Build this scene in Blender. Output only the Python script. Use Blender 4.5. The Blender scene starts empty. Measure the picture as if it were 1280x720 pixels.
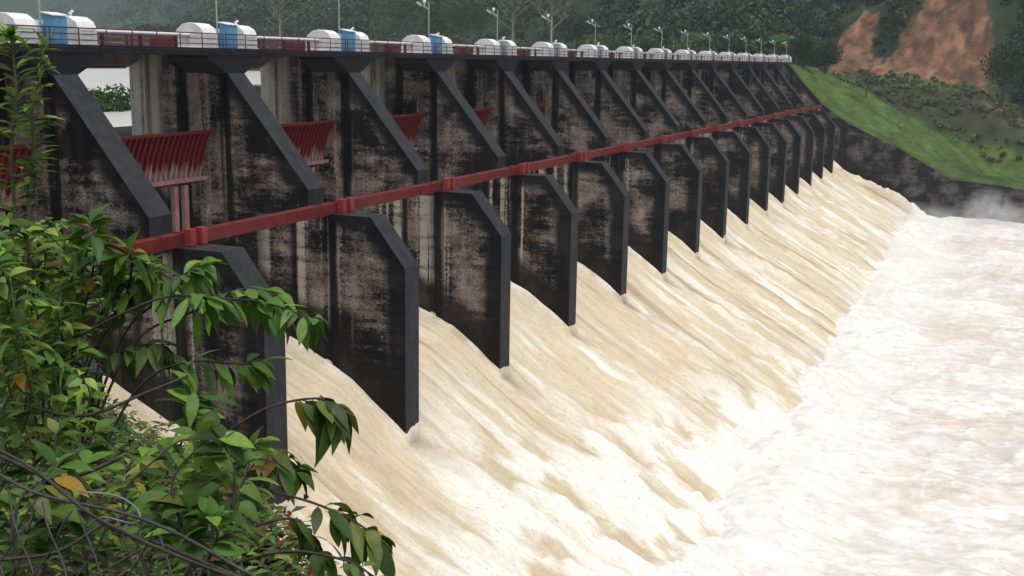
import bpy, math, random
import numpy as np
from mathutils import Vector, Matrix
random.seed(7); rng = np.random.default_rng(11)
scene = bpy.context.scene
COL = scene.collection
# ------------------------------------------------------------------ camera
R_ = Vector((0.91807196, 0.3960933, 0.01593681)); U_ = Vector((-0.09283364, 0.17573913, 0.98004983)); F_ = Vector((-0.38539045, 0.90123574, -0.19811194))
FPX = 1412.95
CAM = Vector((0, -46.664, 0))
cd = bpy.data.cameras.new('camera'); co = bpy.data.objects.new('camera', cd); COL.objects.link(co)
m = Matrix.Identity(4)
for i in range(3): m[i][0] = R_[i]; m[i][1] = U_[i]; m[i][2] = -F_[i]; m[i][3] = CAM[i]
co.matrix_world = m
cd.sensor_width = 36; cd.lens = FPX / 1280 * 36; cd.clip_start = 0.05; cd.clip_end = 6000
scene.camera = co
def ray(px, py): return (F_ * FPX + R_ * (px - 640) - U_ * (py - 360)).normalized()
def at(px, py, d): return CAM + ray(px, py) * d          # a point d metres away from the viewpoint

# ------------------------------------------------------------------ noise
def _h(ix, iy, s):
    n = (ix.astype(np.int64) * 374761393 + iy.astype(np.int64) * 668265263 + s * 974634777) & 0xffffffff
    n = ((n ^ (n >> 13)) * 1274126177) & 0xffffffff
    return ((n ^ (n >> 16)) & 0xffff) / 65535.0
def vn(x, y, s=0):
    x = np.asarray(x, float); y = np.asarray(y, float); x, y = np.broadcast_arrays(x, y)
    ix = np.floor(x); iy = np.floor(y); fx = x - ix; fy = y - iy
    fx = fx * fx * (3 - 2 * fx); fy = fy * fy * (3 - 2 * fy)
    a = _h(ix, iy, s); b = _h(ix + 1, iy, s); c = _h(ix, iy + 1, s); d = _h(ix + 1, iy + 1, s)
    return (a + (b - a) * fx) * (1 - fy) + (c + (d - c) * fx) * fy
def fbm(x, y, s=0, o=4, g=0.5):
    t = 0; a = 1; n = 0
    for k in range(o):
        t = t + a * vn(x * 2 ** k + 17.3 * k, y * 2 ** k + 9.1 * k, s + k); n += a; a *= g
    return t / n
def sstep(a, b, x): t = np.clip((x - a) / (b - a), 0, 1); return t * t * (3 - 2 * t)

# ------------------------------------------------------------------ materials
def mat(name):
    mt = bpy.data.materials.new(name); mt.use_nodes = True
    nt = mt.node_tree; b = nt.nodes['Principled BSDF']
    return mt, nt, b
def N(nt, t, **kw):
    n = nt.nodes.new(t)
    for k, v in kw.items():
        if k in n.inputs: n.inputs[k].default_value = v
        else: setattr(n, k, v)
    return n
def noise(nt, vec, scale, detail=4, rough=.55, dist=0):
    n = N(nt, 'ShaderNodeTexNoise', Scale=scale, Detail=detail, Roughness=rough, Distortion=dist)
    nt.links.new(vec, n.inputs['Vector']); return n.outputs['Fac']
def ramp(nt, fac, stops):
    r = nt.nodes.new('ShaderNodeValToRGB'); e = r.color_ramp.elements
    while len(e) < len(stops): e.new(0.5)
    for k, (p, c) in enumerate(stops):
        e[k].position = p; e[k].color = (c, c, c, 1) if isinstance(c, (int, float)) else (*c, 1)
    nt.links.new(fac, r.inputs[0]); return r.outputs[0]
def mapping(nt, vec, scale, loc=(0, 0, 0)):
    n = nt.nodes.new('ShaderNodeMapping'); n.inputs['Scale'].default_value = scale; n.inputs['Location'].default_value = loc
    nt.links.new(vec, n.inputs['Vector']); return n.outputs[0]
def mix(nt, fac, a, b, mode='MIX'):
    n = nt.nodes.new('ShaderNodeMix'); n.data_type = 'RGBA'; n.blend_type = mode
    for s, v in ((0, fac), (6, a), (7, b)):
        if isinstance(v, (int, float)): n.inputs[s].default_value = v
        elif isinstance(v, tuple): n.inputs[s].default_value = (*v, 1)
        else: nt.links.new(v, n.inputs[s])
    return n.outputs[2]
def math_(nt, op, a, b=0.0, c=None):
    n = nt.nodes.new('ShaderNodeMath'); n.operation = op
    for s, v in ((0, a), (1, b), (2, c)):
        if v is None: continue
        if isinstance(v, (int, float)): n.inputs[s].default_value = v
        else: nt.links.new(v, n.inputs[s])
    return n.outputs[0]
def bump(nt, b, h, strength, dist):
    n = N(nt, 'ShaderNodeBump', Strength=strength, Distance=dist); nt.links.new(h, n.inputs['Height']); nt.links.new(n.outputs[0], b.inputs['Normal'])
def worldpos(nt):
    g = nt.nodes.new('ShaderNodeNewGeometry'); s = nt.nodes.new('ShaderNodeSeparateXYZ'); nt.links.new(g.outputs['Position'], s.inputs[0])
    return g.outputs['Position'], s.outputs
M = {}
def concrete_pier():
    mt, nt, b = mat('weathered_concrete'); P, S = worldpos(nt)
    # lift lines and blotches of pale concrete through black growth
    streak = noise(nt, mapping(nt, P, (.9, .9, .07)), 1.0, 6, .62)
    streak2 = noise(nt, mapping(nt, P, (2.2, 2.2, .10), (31, 7, 3)), 1.0, 5, .6)
    lifts = noise(nt, mapping(nt, P, (.32, .32, 2.0), (3, 1, 9)), 1.0, 9, .72)
    fine = noise(nt, mapping(nt, P, (1, 1, 1.3)), 3.6, 10, .8)
    blot = noise(nt, mapping(nt, P, (.28, .28, .33), (5, 5, 5)), 1.0, 4, .5)
    mid = math_(nt, 'ADD', math_(nt, 'MULTIPLY', blot, 1.05), math_(nt, 'MULTIPLY', lifts, .65))
    mid = math_(nt, 'ADD', mid, math_(nt, 'MULTIPLY', fine, .75))
    mid = math_(nt, 'ADD', mid, math_(nt, 'MULTIPLY', streak2, .20))
    pale = ramp(nt, math_(nt, 'MULTIPLY', mid, .41), [(.515, 0), (.60, 1)])
    spk = noise(nt, mapping(nt, P, (1, 1, 1.6)), 8.0, 6, .75)
    pale = math_(nt, 'MULTIPLY', pale, ramp(nt, spk, [(.40, .12), (.52, 1)]))
    # upstream half of the pier keeps paler vertical streaks
    up = ramp(nt, math_(nt, 'DIVIDE', math_(nt, 'ADD', math_(nt, 'MULTIPLY', S[0], -1.0), -46.0), 6.0), [(.0, 0), (.35, 1)])
    ups = ramp(nt, math_(nt, 'ADD', math_(nt, 'MULTIPLY', streak, .62), math_(nt, 'MULTIPLY', fine, .38)), [(.50, 0), (.58, 1)])
    pale = math_(nt, 'MAXIMUM', pale, math_(nt, 'MULTIPLY', up, ups))
    # lime streaks that run down below the trunnion beam
    zlo = ramp(nt, math_(nt, 'DIVIDE', math_(nt, 'ADD', math_(nt, 'MULTIPLY', S[2], -1.0), -10.2), 12.0), [(.0, 0), (.02, 1), (.55, 1), (.9, 0)])
    xl = ramp(nt, math_(nt, 'DIVIDE', math_(nt, 'ADD', S[0], 46.0), 9.0), [(0.1, 0), (.25, 1), (.86, 1), (.95, 0)])
    lime = noise(nt, mapping(nt, P, (1.55, .45, .025), (2, 8, 0)), 1.0, 2, .5)
    lime = math_(nt, 'ADD', math_(nt, 'MULTIPLY', lime, .72), math_(nt, 'MULTIPLY', fine, .28))
    lime = ramp(nt, lime, [(.53, 0), (.57, 1)])
    lime = math_(nt, 'MULTIPLY', math_(nt, 'MULTIPLY', zlo, xl), lime)
    lime = math_(nt, 'MULTIPLY', lime, ramp(nt, math_(nt, 'ADD', math_(nt, 'MULTIPLY', lifts, .6), math_(nt, 'MULTIPLY', spk, .4)), [(.40, .15), (.50, 1)]))
    pc = ramp(nt, noise(nt, P, .9, 5, .6), [(.3, (.20, .15, .125)), (.5, (.35, .295, .255)), (.7, (.52, .475, .425))])
    dk = ramp(nt, noise(nt, mapping(nt, P, (1, 1, .3)), 1.1, 6, .7), [(.35, (.006, .006, .008)), (.55, (.014, .011, .012)), (.78, (.06, .040, .033))])
    c = mix(nt, math_(nt, 'MULTIPLY', pale, .85), dk, pc)
    c = mix(nt, lime, c, (.46, .42, .36))
    # pale upstream columns and the greenish stop-log slot
    col = ramp(nt, math_(nt, 'DIVIDE', math_(nt, 'ADD', S[0], 56.0), 6.0), [(0, .75), (.36, .7), (.44, .85), (.55, .6), (.66, .12), (.8, 0)])
    slot = ramp(nt, math_(nt, 'DIVIDE', math_(nt, 'ADD', S[0], 56.0), 6.0), [(.375, 0), (.385, 1), (.545, 1), (.555, 0)])
    cc = mix(nt, slot, (.56, .55, .52), (.58, .59, .44))
    c = mix(nt, math_(nt, 'MULTIPLY', col, ramp(nt, math_(nt, 'ADD', math_(nt, 'MULTIPLY', streak2, .7), math_(nt, 'MULTIPLY', fine, .3)), [(.34, .15), (.48, 1)])), c, cc)
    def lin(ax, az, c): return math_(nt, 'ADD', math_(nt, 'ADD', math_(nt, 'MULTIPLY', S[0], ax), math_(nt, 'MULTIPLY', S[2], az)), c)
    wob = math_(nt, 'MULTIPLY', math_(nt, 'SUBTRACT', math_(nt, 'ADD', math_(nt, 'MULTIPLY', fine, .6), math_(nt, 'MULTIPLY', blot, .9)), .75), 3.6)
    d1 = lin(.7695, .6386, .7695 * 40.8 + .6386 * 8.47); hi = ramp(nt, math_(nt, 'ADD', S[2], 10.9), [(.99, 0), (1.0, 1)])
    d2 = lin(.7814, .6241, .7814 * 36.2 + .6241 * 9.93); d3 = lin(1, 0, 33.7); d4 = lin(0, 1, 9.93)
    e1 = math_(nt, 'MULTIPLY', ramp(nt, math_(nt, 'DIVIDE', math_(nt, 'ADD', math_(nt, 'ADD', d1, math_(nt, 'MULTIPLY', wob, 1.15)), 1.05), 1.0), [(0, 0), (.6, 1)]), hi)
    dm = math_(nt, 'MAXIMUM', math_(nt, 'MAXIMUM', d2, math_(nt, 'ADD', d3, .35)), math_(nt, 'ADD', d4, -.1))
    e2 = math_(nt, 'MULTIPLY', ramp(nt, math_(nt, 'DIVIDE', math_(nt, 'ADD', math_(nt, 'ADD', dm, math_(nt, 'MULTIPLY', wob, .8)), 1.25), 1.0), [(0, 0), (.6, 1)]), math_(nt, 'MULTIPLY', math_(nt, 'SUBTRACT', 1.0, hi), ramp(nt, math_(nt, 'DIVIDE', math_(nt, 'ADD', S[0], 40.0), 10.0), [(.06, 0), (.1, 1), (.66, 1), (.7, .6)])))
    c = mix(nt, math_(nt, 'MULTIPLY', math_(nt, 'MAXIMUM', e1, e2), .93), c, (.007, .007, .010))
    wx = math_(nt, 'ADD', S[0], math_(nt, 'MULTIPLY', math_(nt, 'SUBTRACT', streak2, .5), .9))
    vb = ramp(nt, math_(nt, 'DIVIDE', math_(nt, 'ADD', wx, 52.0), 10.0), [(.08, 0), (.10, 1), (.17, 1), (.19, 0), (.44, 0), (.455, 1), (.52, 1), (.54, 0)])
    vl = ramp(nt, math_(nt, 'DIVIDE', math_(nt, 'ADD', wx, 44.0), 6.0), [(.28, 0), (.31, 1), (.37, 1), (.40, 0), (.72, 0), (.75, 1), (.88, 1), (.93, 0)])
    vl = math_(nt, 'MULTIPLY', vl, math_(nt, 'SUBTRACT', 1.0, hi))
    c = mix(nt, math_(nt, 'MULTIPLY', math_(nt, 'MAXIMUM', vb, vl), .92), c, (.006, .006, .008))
    # black band above the water: damp stain together with painted-in shadow
    wet_shade = math_(nt, 'ADD', math_(nt, 'MULTIPLY', S[0], -.62), -43.2)
    wet_shade = math_(nt, 'SUBTRACT', S[2], wet_shade)
    wet_shade = math_(nt, 'ADD', wet_shade, math_(nt, 'MULTIPLY', blot, -2.0))
    wet_shade = ramp(nt, math_(nt, 'DIVIDE', wet_shade, 10.0), [(.02, 1), (.12, 0)])
    c = mix(nt, math_(nt, 'MULTIPLY', wet_shade, .9), c, (.014, .010, .009))
    nt.links.new(c, b.inputs['Base Color']); b.inputs['Roughness'].default_value = .85
    b.inputs['Specular IOR Level'].default_value = .08
    bump(nt, b, fine, .5, .05)
    return mt
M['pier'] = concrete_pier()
def simple(name, col, rough=.6, var=.35, scale=1.5, dirt=None, spec=.4, metal=0):
    mt, nt, b = mat(name); P, S = worldpos(nt)
    n = noise(nt, mapping(nt, P, (1, 1, .5)), scale, 6, .65)
    d = dirt or tuple(c * (1 - var) for c in col)
    c = mix(nt, ramp(nt, n, [(.35, 0), (.65, 1)]), d, col)
    nt.links.new(c, b.inputs['Base Color']); b.inputs['Roughness'].default_value = rough; b.inputs['Specular IOR Level'].default_value = spec; b.inputs['Metallic'].default_value = metal
    bump(nt, b, n, .25, .03)
    return mt
M['bitumen'] = simple('bitumen_paint', (.032, .034, .040), .75, .4, 1.6, (.014, .015, .019), spec=.3)
M['deck'] = simple('deck_concrete', (.019, .018, .023), .85, .5, .8, spec=.2)
M['girder'] = simple('girder_concrete', (.34, .28, .25), .85, .4, 1.0)
M['white'] = simple('white_paint', (.86, .86, .86), .45, .15, 2.0, (.74, .72, .71))
M['pipe'] = simple('white_pipe_paint', (.82, .76, .74), .4, .15, 2.0)
M['blue'] = simple('blue_paint', (.13, .38, .62), .5, .2, 2.0)
M['paleblue'] = simple('pale_blue_paint', (.45, .60, .70), .5, .2, 2.0)
M['red'] = simple('red_paint', (.165, .014, .013), .55, .45, 1.5)
M['gearred'] = simple('dark_gearbox_paint', (.15, .016, .022), .6, .4, 1.5)
M['redblock'] = simple('bright_red_paint', (.33, .035, .035), .55, .25, 2.0)
M['backrail'] = simple('faded_red_paint', (.17, .095, .095), .7, .4, 2.0)
M['rail'] = simple('dark_red_paint', (.10, .025, .032), .55, .4, 3.0)
M['galv'] = simple('galvanised_steel', (.42, .50, .50), .5, .25, 3.0)
M['lamp'] = simple('lamp_glass', (.8, .82, .82), .2, .1, 3.0)
M['black'] = simple('black_gap', (.012, .012, .014), .8, .2, 2.0)
def gate_mat():
    mt, nt, b = mat('gate_paint'); P, S = worldpos(nt)
    st = noise(nt, mapping(nt, P, (1, 3.2, .12)), 1.0, 5, .6)
    zz = math_(nt, 'DIVIDE', math_(nt, 'ADD', S[2], 9.0), 4.0)      # 0 at the foot .. 1 at the top
    f = math_(nt, 'ADD', math_(nt, 'MULTIPLY', zz, -1.1), math_(nt, 'ADD', st, .38))
    f = ramp(nt, f, [(.34, 0), (.48, 1)])
    c = mix(nt, f, (.20, .010, .017), (.48, .33, .31))
    nt.links.new(c, b.inputs['Base Color']); b.inputs['Roughness'].default_value = .6
    return mt
M['gate'] = gate_mat()
M['gatearm'] = simple('gate_arm_paint', (.30, .10, .11), .6, .5, 2.0, (.32, .25, .24))

def water_mat(name, tan):
    mt, nt, b = mat(name); P, S = worldpos(nt)
    a = nt.nodes.new('ShaderNodeAttribute'); a.attribute_name = 'tint'
    fine = noise(nt, mapping(nt, P, (.55, 2.0, .55) if tan else (.7, 1.2, 1)), 1.6 if tan else .8, 8, .72 if tan else .62)
    sp = noise(nt, mapping(nt, P, (1.0, 2.4, 1.0) if tan else (.45, 1.5, 1), (4, 4, 4)), 3.2 if tan else 1.3, 6, .72)
    c = mix(nt, ramp(nt, fine, [(.32, .80), (.54, 1.0)] if tan else [(.36, .84), (.56, 1.0)]), (0, 0, 0), a.outputs['Color'])
    c = mix(nt, ramp(nt, sp, [(.57, 0), (.66, .65)]), c, (.30, .24, .16) if tan else (.47, .41, .35))
    nt.links.new(c, b.inputs['Base Color']); b.inputs['Roughness'].default_value = .65; b.inputs['Specular IOR Level'].default_value = .3
    bump(nt, b, math_(nt, 'ADD', fine, math_(nt, 'MULTIPLY', sp, .5)), .55 if tan else .30, .16)
    return mt
M['chute'] = water_mat('silty_rushing_water', True)
M['pool'] = water_mat('white_churning_water', False)
def res_mat():
    mt, nt, b = mat('reservoir_surface'); P, S = worldpos(nt)
    b.inputs['Base Color'].default_value = (.62, .60, .55, 1); b.inputs['Roughness'].default_value = .25
    bump(nt, b, noise(nt, mapping(nt, P, (.6, .6, 1)), 1.0, 4), .25, .15); return mt
M['res'] = res_mat()
def attr_mat(name, rough=.7, transl=0.0, spec=.3, bumpscale=None, nscale=6.0):
    mt, nt, b = mat(name); P, S = worldpos(nt)
    a = nt.nodes.new('ShaderNodeAttribute'); a.attribute_name = 'tint'
    n = noise(nt, P, nscale, 6, .65)
    c = mix(nt, ramp(nt, n, [(.3, .62), (.7, 1.0)]), (0, 0, 0), a.outputs['Color'])
    nt.links.new(c, b.inputs['Base Color']); b.inputs['Roughness'].default_value = rough; b.inputs['Specular IOR Level'].default_value = spec
    if bumpscale: bump(nt, b, n, .6, bumpscale)
    if transl:
        t = nt.nodes.new('ShaderNodeBsdfTranslucent'); nt.links.new(c, t.inputs[0])
        x = nt.nodes.new('ShaderNodeMixShader'); x.inputs[0].default_value = transl
        o = nt.nodes['Material Output']; nt.links.new(b.outputs[0], x.inputs[1]); nt.links.new(t.outputs[0], x.inputs[2]); nt.links.new(x.outputs[0], o.inputs[0])
    return mt
M['ground'] = attr_mat('ground_cover', .95, 0, .1, .5, .9)
M['bank'] = attr_mat('bank_soil', .95, 0, .1, .04, 9)
M['leaf'] = attr_mat('leaf', .5, .35, .35, None, 60)
M['farleaf'] = attr_mat('far_foliage', .75, .15, .15, None, .6)
M['bark'] = simple('bark', (.10, .075, .055), .9, .5, 14)
M['palebark'] = simple('pale_bark', (.26, .25, .21), .9, .4, 2)
M['wire'] = simple('fence_wire', (.085, .085, .095), .5, .5, 30, metal=.3)
M['wireend'] = simple('bright_wire', (.22, .25, .27), .4, .3, 30)
M['stem'] = simple('vine_stem', (.065, .048, .042), .85, .5, 30)
M['greenstem'] = simple('green_stem', (.13, .15, .06), .7, .4, 30)

# ------------------------------------------------------------------ mesh helper
class MB:
    def __init__(s): s.v = []; s.f = []; s.c = []
    def add(s, vs, fs, col=None):
        o = len(s.v); s.v += [tuple(p) for p in vs]; s.f += [tuple(i + o for i in f) for f in fs]
        s.c += [col or (1, 1, 1)] * len(vs)
    def box(s, a, b):
        (x0, y0, z0), (x1, y1, z1) = a, b
        s.add([(x0, y0, z0), (x1, y0, z0), (x1, y1, z0), (x0, y1, z0), (x0, y0, z1), (x1, y0, z1), (x1, y1, z1), (x0, y1, z1)],
              [(0, 3, 2, 1), (4, 5, 6, 7), (0, 1, 5, 4), (1, 2, 6, 5), (2, 3, 7, 6), (3, 0, 4, 7)])
    def prism(s, poly, lo, hi, axis='y'):
        n = len(poly)
        P = (lambda p, t: (p[0], t, p[1])) if axis == 'y' else (lambda p, t: (t, p[0], p[1]))
        s.add([P(p, lo) for p in poly] + [P(p, hi) for p in poly],
              [tuple(range(n)), tuple(range(2 * n - 1, n - 1, -1))] + [(i, i + n, (i + 1) % n + n, (i + 1) % n) for i in range(n)])
    def tube(s, pts, rad, n=6, col=None, cap=True):
        pts = [Vector(p) for p in pts]; rs = rad if isinstance(rad, (list, tuple)) else [rad] * len(pts)
        vs = []; prev = None
        for k, p in enumerate(pts):
            d = (pts[min(k + 1, len(pts) - 1)] - pts[max(k - 1, 0)]).normalized()
            a = prev or (Vector((0, 0, 1)) if abs(d.z) < .9 else Vector((1, 0, 0)))
            u = (a - d * a.dot(d)).normalized(); w = d.cross(u); prev = u
            vs += [p + (u * math.cos(2 * math.pi * j / n) + w * math.sin(2 * math.pi * j / n)) * rs[k] for j in range(n)]
        fs = [(k * n + j, k * n + (j + 1) % n, (k + 1) * n + (j + 1) % n, (k + 1) * n + j) for k in range(len(pts) - 1) for j in range(n)]
        if cap: fs += [tuple(range(n))[::-1], tuple(range((len(pts) - 1) * n, len(pts) * n))]
        s.add(vs, fs, col)
    def ball(s, c, r, n=8, squash=1):
        vs = []; fs = []
        for i in range(n // 2 + 1):
            t = math.pi * i / (n // 2)
            for j in range(n): vs.append((c[0] + r * math.sin(t) * math.cos(2 * math.pi * j / n), c[1] + r * math.sin(t) * math.sin(2 * math.pi * j / n), c[2] + r * math.cos(t) * squash))
        for i in range(n // 2):
            for j in range(n): fs.append((i * n + j, (i + 1) * n + j, (i + 1) * n + (j + 1) % n, i * n + (j + 1) % n))
        s.add(vs, fs)
    def leaf(s, base, d, nrm, L, W, col, curl=.25, st=5, fold=.18):
        d = d.normalized(); side = d.cross(nrm)
        if side.length < 1e-4: side = Vector((1, 0, 0)).cross(d)
        side.normalize(); up = side.cross(d)
        prof = {7: (.03, .58, .90, 1, .84, .48, .015), 5: (.03, .78, 1, .62, .02), 4: (.05, 1, .75, .02), 3: (.06, 1, .04)}[st]
        vs = []
        for k in range(st):
            t = k / (st - 1); c = base + d * (L * t) - up * (curl * L * t * t); w = W * prof[k] / 2
            vs += [c - side * w + up * (w * fold * 2), c, c + side * w + up * (w * fold * 2)]
        fs = []
        for k in range(st - 1):
            o = 3 * k; fs += [(o, o + 1, o + 4, o + 3), (o + 1, o + 2, o + 5, o + 4)]
        s.add(vs, fs, col)
    def build(s, name, material, parent=None, smooth=False, tint=False, bevel=0):
        me = bpy.data.meshes.new(name); me.from_pydata(s.v, [], s.f); me.update()
        if tint:
            ca = me.color_attributes.new('tint', 'FLOAT_COLOR', 'POINT')
            ca.data.foreach_set('color', np.concatenate([np.array(s.c, np.float32), np.ones((len(s.c), 1), np.float32)], 1).ravel())
        me.materials.append(material)
        if smooth: me.polygons.foreach_set('use_smooth', [True] * len(me.polygons))
        else:
            import bmesh
            bm = bmesh.new(); bm.from_mesh(me); bmesh.ops.recalc_face_normals(bm, faces=bm.faces)
            bm.to_mesh(me); bm.free()
        o = bpy.data.objects.new(name, me); COL.objects.link(o)
        if parent: o.parent = parent
        if bevel:
            b = o.modifiers.new('bevel', 'BEVEL'); b.width = bevel; b.segments = 2; b.limit_method = 'ANGLE'
        return o
def grid_mesh(name, X, Y, Z, material, cols=None, smooth=True):
    ny, nx = X.shape
    v = np.stack([X.ravel(), Y.ravel(), Z.ravel()], 1).astype(np.float32)
    i = np.arange((ny - 1) * (nx - 1)); r = i // (nx - 1); c = i % (nx - 1); a = r * nx + c
    f = np.stack([a, a + 1, a + nx + 1, a + nx], 1).astype(np.int32)
    me = bpy.data.meshes.new(name); me.vertices.add(len(v)); me.vertices.foreach_set('co', v.ravel())
    me.loops.add(f.size); me.loops.foreach_set('vertex_index', f.ravel())
    me.polygons.add(len(f)); me.polygons.foreach_set('loop_start', np.arange(0, f.size, 4, dtype=np.int32))
    me.update(calc_edges=True); me.validate()
    if cols is not None:
        ca = me.color_attributes.new('tint', 'FLOAT_COLOR', 'POINT')
        ca.data.foreach_set('color', np.concatenate([cols.reshape(-1, 3), np.ones((len(v), 1))], 1).astype(np.float32).ravel())
    me.materials.append(material); me.polygons.foreach_set('use_smooth', [smooth] * len(me.polygons))
    o = bpy.data.objects.new(name, me); COL.objects.link(o); return o
def empty(name, loc=(0, 0, 0)):
    o = bpy.data.objects.new(name, None); COL.objects.link(o); o.location = loc; o.empty_display_size = .3; return o
def tag(o, label, cat, group=None):
    o['label'] = label; o['category'] = cat
    if group: o['group'] = group
    return o
def struct(o, kind='structure'): o['kind'] = kind; return o
def copy_tree(o, loc, parent=None):
    c = o.copy(); COL.objects.link(c)
    if parent: c.parent = parent
    else: c.location = loc
    for ch in list(KIDS.get(o.name, [])): copy_tree(ch, None, c)
    return c
KIDS = {}
def kids_of(root):
    for o in list(COL.objects):
        if o.parent: KIDS.setdefault(o.parent.name, [])
    KIDS.clear()
    for o in COL.objects:
        if o.parent: KIDS.setdefault(o.parent.name, []).append(o)
ORD = ['nearest', 'second', 'third', 'fourth', 'fifth', 'sixth', 'seventh', 'eighth', 'ninth', 'tenth', 'eleventh', 'twelfth', 'thirteenth', 'fourteenth', 'fifteenth', 'last', 'seventeenth']

# ------------------------------------------------------------------ dam
S_ = 15.0; T_ = 1.83
ZB = -33.0
def offset_band(pts, w, out):
    """a band of width w inside an open polyline whose solid lies to its left-below, its outer edge pushed out by out"""
    P = [Vector(p) for p in pts]
    def off(k, d):
        ns = []
        for a, b in ((k - 1, k), (k, k + 1)):
            if a >= 0 and b < len(P):
                t = (P[b] - P[a]).normalized(); ns.append(Vector((-t.y, t.x)))
        n = sum(ns, Vector((0, 0))).normalized(); return P[k] + n * (d / max(.4, n.dot(ns[0])))
    return [tuple(off(k, out)) for k in range(len(P))] + [tuple(off(k, -w)) for k in reversed(range(len(P)))]
def make_pier(t=T_):
    r = empty('spillway_pier')
    w = MB(); g = .3
    w.box((-55, 0, ZB), (-53.7, t, -.045)); w.box((-53.7, g, ZB), (-52.7, t - g, -.045)); w.box((-52.7, 0, ZB), (-51.1, t, -.045))
    w.box((-51.1, g, ZB), (-50.3, t - g, -.045)); w.box((-50.3, 0, ZB), (-47.5, t, -.045))
    w.prism([(-47.5, ZB), (-46.95, ZB), (-46.95, -1.06), (-47.5, -.45)], g, t - g)
    w.prism([(-46.95, ZB), (-40.8, ZB), (-40.8, -8.47), (-46.95, -1.06)], 0, t)
    w.box((-40.8, 0, ZB), (-39.75, t, -9.93)); w.box((-39.75, g, ZB), (-39.2, t - g, -9.93))
    w.prism([(-39.2, ZB), (-33.7, ZB), (-33.7, -13.06), (-36.2, -9.93), (-39.2, -9.93)], 0, t)
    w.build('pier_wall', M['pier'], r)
    c = MB(); e = .005
    c.prism(offset_band([(-46.95, -1.06), (-40.8, -8.47), (-40.8, -9.925)], .03, e), .002, t - .002)
    c.build('nose_edge', M['bitumen'], r)
    c = MB()
    c.prism(offset_band([(-39.15, -9.93), (-36.2, -9.93), (-33.7, -13.06), (-33.7, ZB)], .03, e), .002, t - .002)
    c.build('tail_edge', M['bitumen'], r)
    f = MB()
    f.prism([(-2.0, -.045), (t + 2.0, -.045), (t + 2.0, -.22), (t + .01, -1.2), (-.01, -1.2), (-2.0, -.22)], -50.0, -46.84, 'x')
    f.build('deck_bracket', M['deck'], r)
    return r
pier0 = make_pier()
tag(pier0, 'stained black concrete spillway pier behind the leafy shrub, nearest full pier of the row', 'dam pier', 'piers along the spillway')
kids_of(pier0)
for i in range(1, 15):
    p = copy_tree(pier0, (0, i * S_, 0)); p['label'] = 'stained black concrete spillway pier with sloping nose, %s in the row from the leafy shrub' % ORD[i]
# left end pier, thicker
r = make_pier(4.4); r.name = 'end_pier'; r.location = (0, -15.8, 0); tag(r, 'thick dark end pier mostly hidden behind the leafy shrub at far left', 'dam pier')
# bridge deck
r = empty('service_bridge', (-50, -30, 0)); off = Vector((50, 30, 0))
d = MB(); d.box((-55, -40, -.04), (-46.8, 231, .3)); o = d.build('deck_slab', M['deck'], r, bevel=.03); o.location = off
kerb = MB(); kerb.box((-47.0, -40, .304), (-46.82, 231, .42)); o = kerb.build('kerb', M['deck'], r); o.location = off
for i in range(-1, 15):
    gm = MB(); y0, y1 = i * S_ + T_ + .05, (i + 1) * S_ - .05
    if i == -1: y0 += 1.6
    gm.prism([(y0, -.045), (y1, -.045), (y1, -.55), (y1 - 1.2, -1.0), (y0 + 1.2, -1.0), (y0, -.55)], -54.9, -54.2, 'x')
    o = gm.build('girder', M['girder'], r); o.location = off
tag(r, 'long dark concrete service bridge running across the tops of the spillway piers', 'bridge')
# railings, one run per bay
def make_rail():
    r = empty('guard_rail', (-46.95, 0, .3))
    a = MB()
    for z in (.35, .68, 1.0): a.tube([(0, 0, z + .02), (0, 14.94, z + .02)], .028 if z < 1 else .035, 6)
    a.build('handrail', M['rail'], r)
    for k in range(8):
        p = MB(); p.tube([(0, .1 + k * 2.1, .0), (0, .1 + k * 2.1, 1.02)], .035, 6); p.build('post', M['rail'], r)
    return r
rail0 = make_rail(); kids_of(rail0)
tag(rail0, 'dark red tube guard rail over the nearest gate opening of the dam', 'railing', 'guard rails along the bridge edge')
for i in range(-1, 15):
    if i == 0: continue
    p = copy_tree(rail0, (-46.95, i * S_, .3))
    p['label'] = 'dark red tube guard rail in front of white hoist covers at the far left edge' if i < 0 else 'dark red tube guard rail along the bridge over the %s gate opening' % ORD[i]
def make_back_rail():
    r = empty('upstream_rail', (-54.8, 0, .3)); a = MB()
    for z in (.08, .48, .88): a.box((-.04, 0, z), (.04, 14.94, z + .26))
    a.build('handrail', M['backrail'], r)
    for k in range(6):
        p = MB(); p.box((-.06, .1 + k * 2.9, .0), (.06, .22 + k * 2.9, 1.0)); p.build('post', M['rail'], r)
    return r
br0 = make_back_rail(); kids_of(br0); tag(br0, 'brownish red back railing behind the white shaft over the nearest gate opening', 'railing', 'back rails along the bridge')
for i in range(1, 15):
    p = copy_tree(br0, (-54.8, i * S_, .3)); p['label'] = 'brownish red back railing behind the white shaft over the %s gate opening' % ORD[i]
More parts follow.
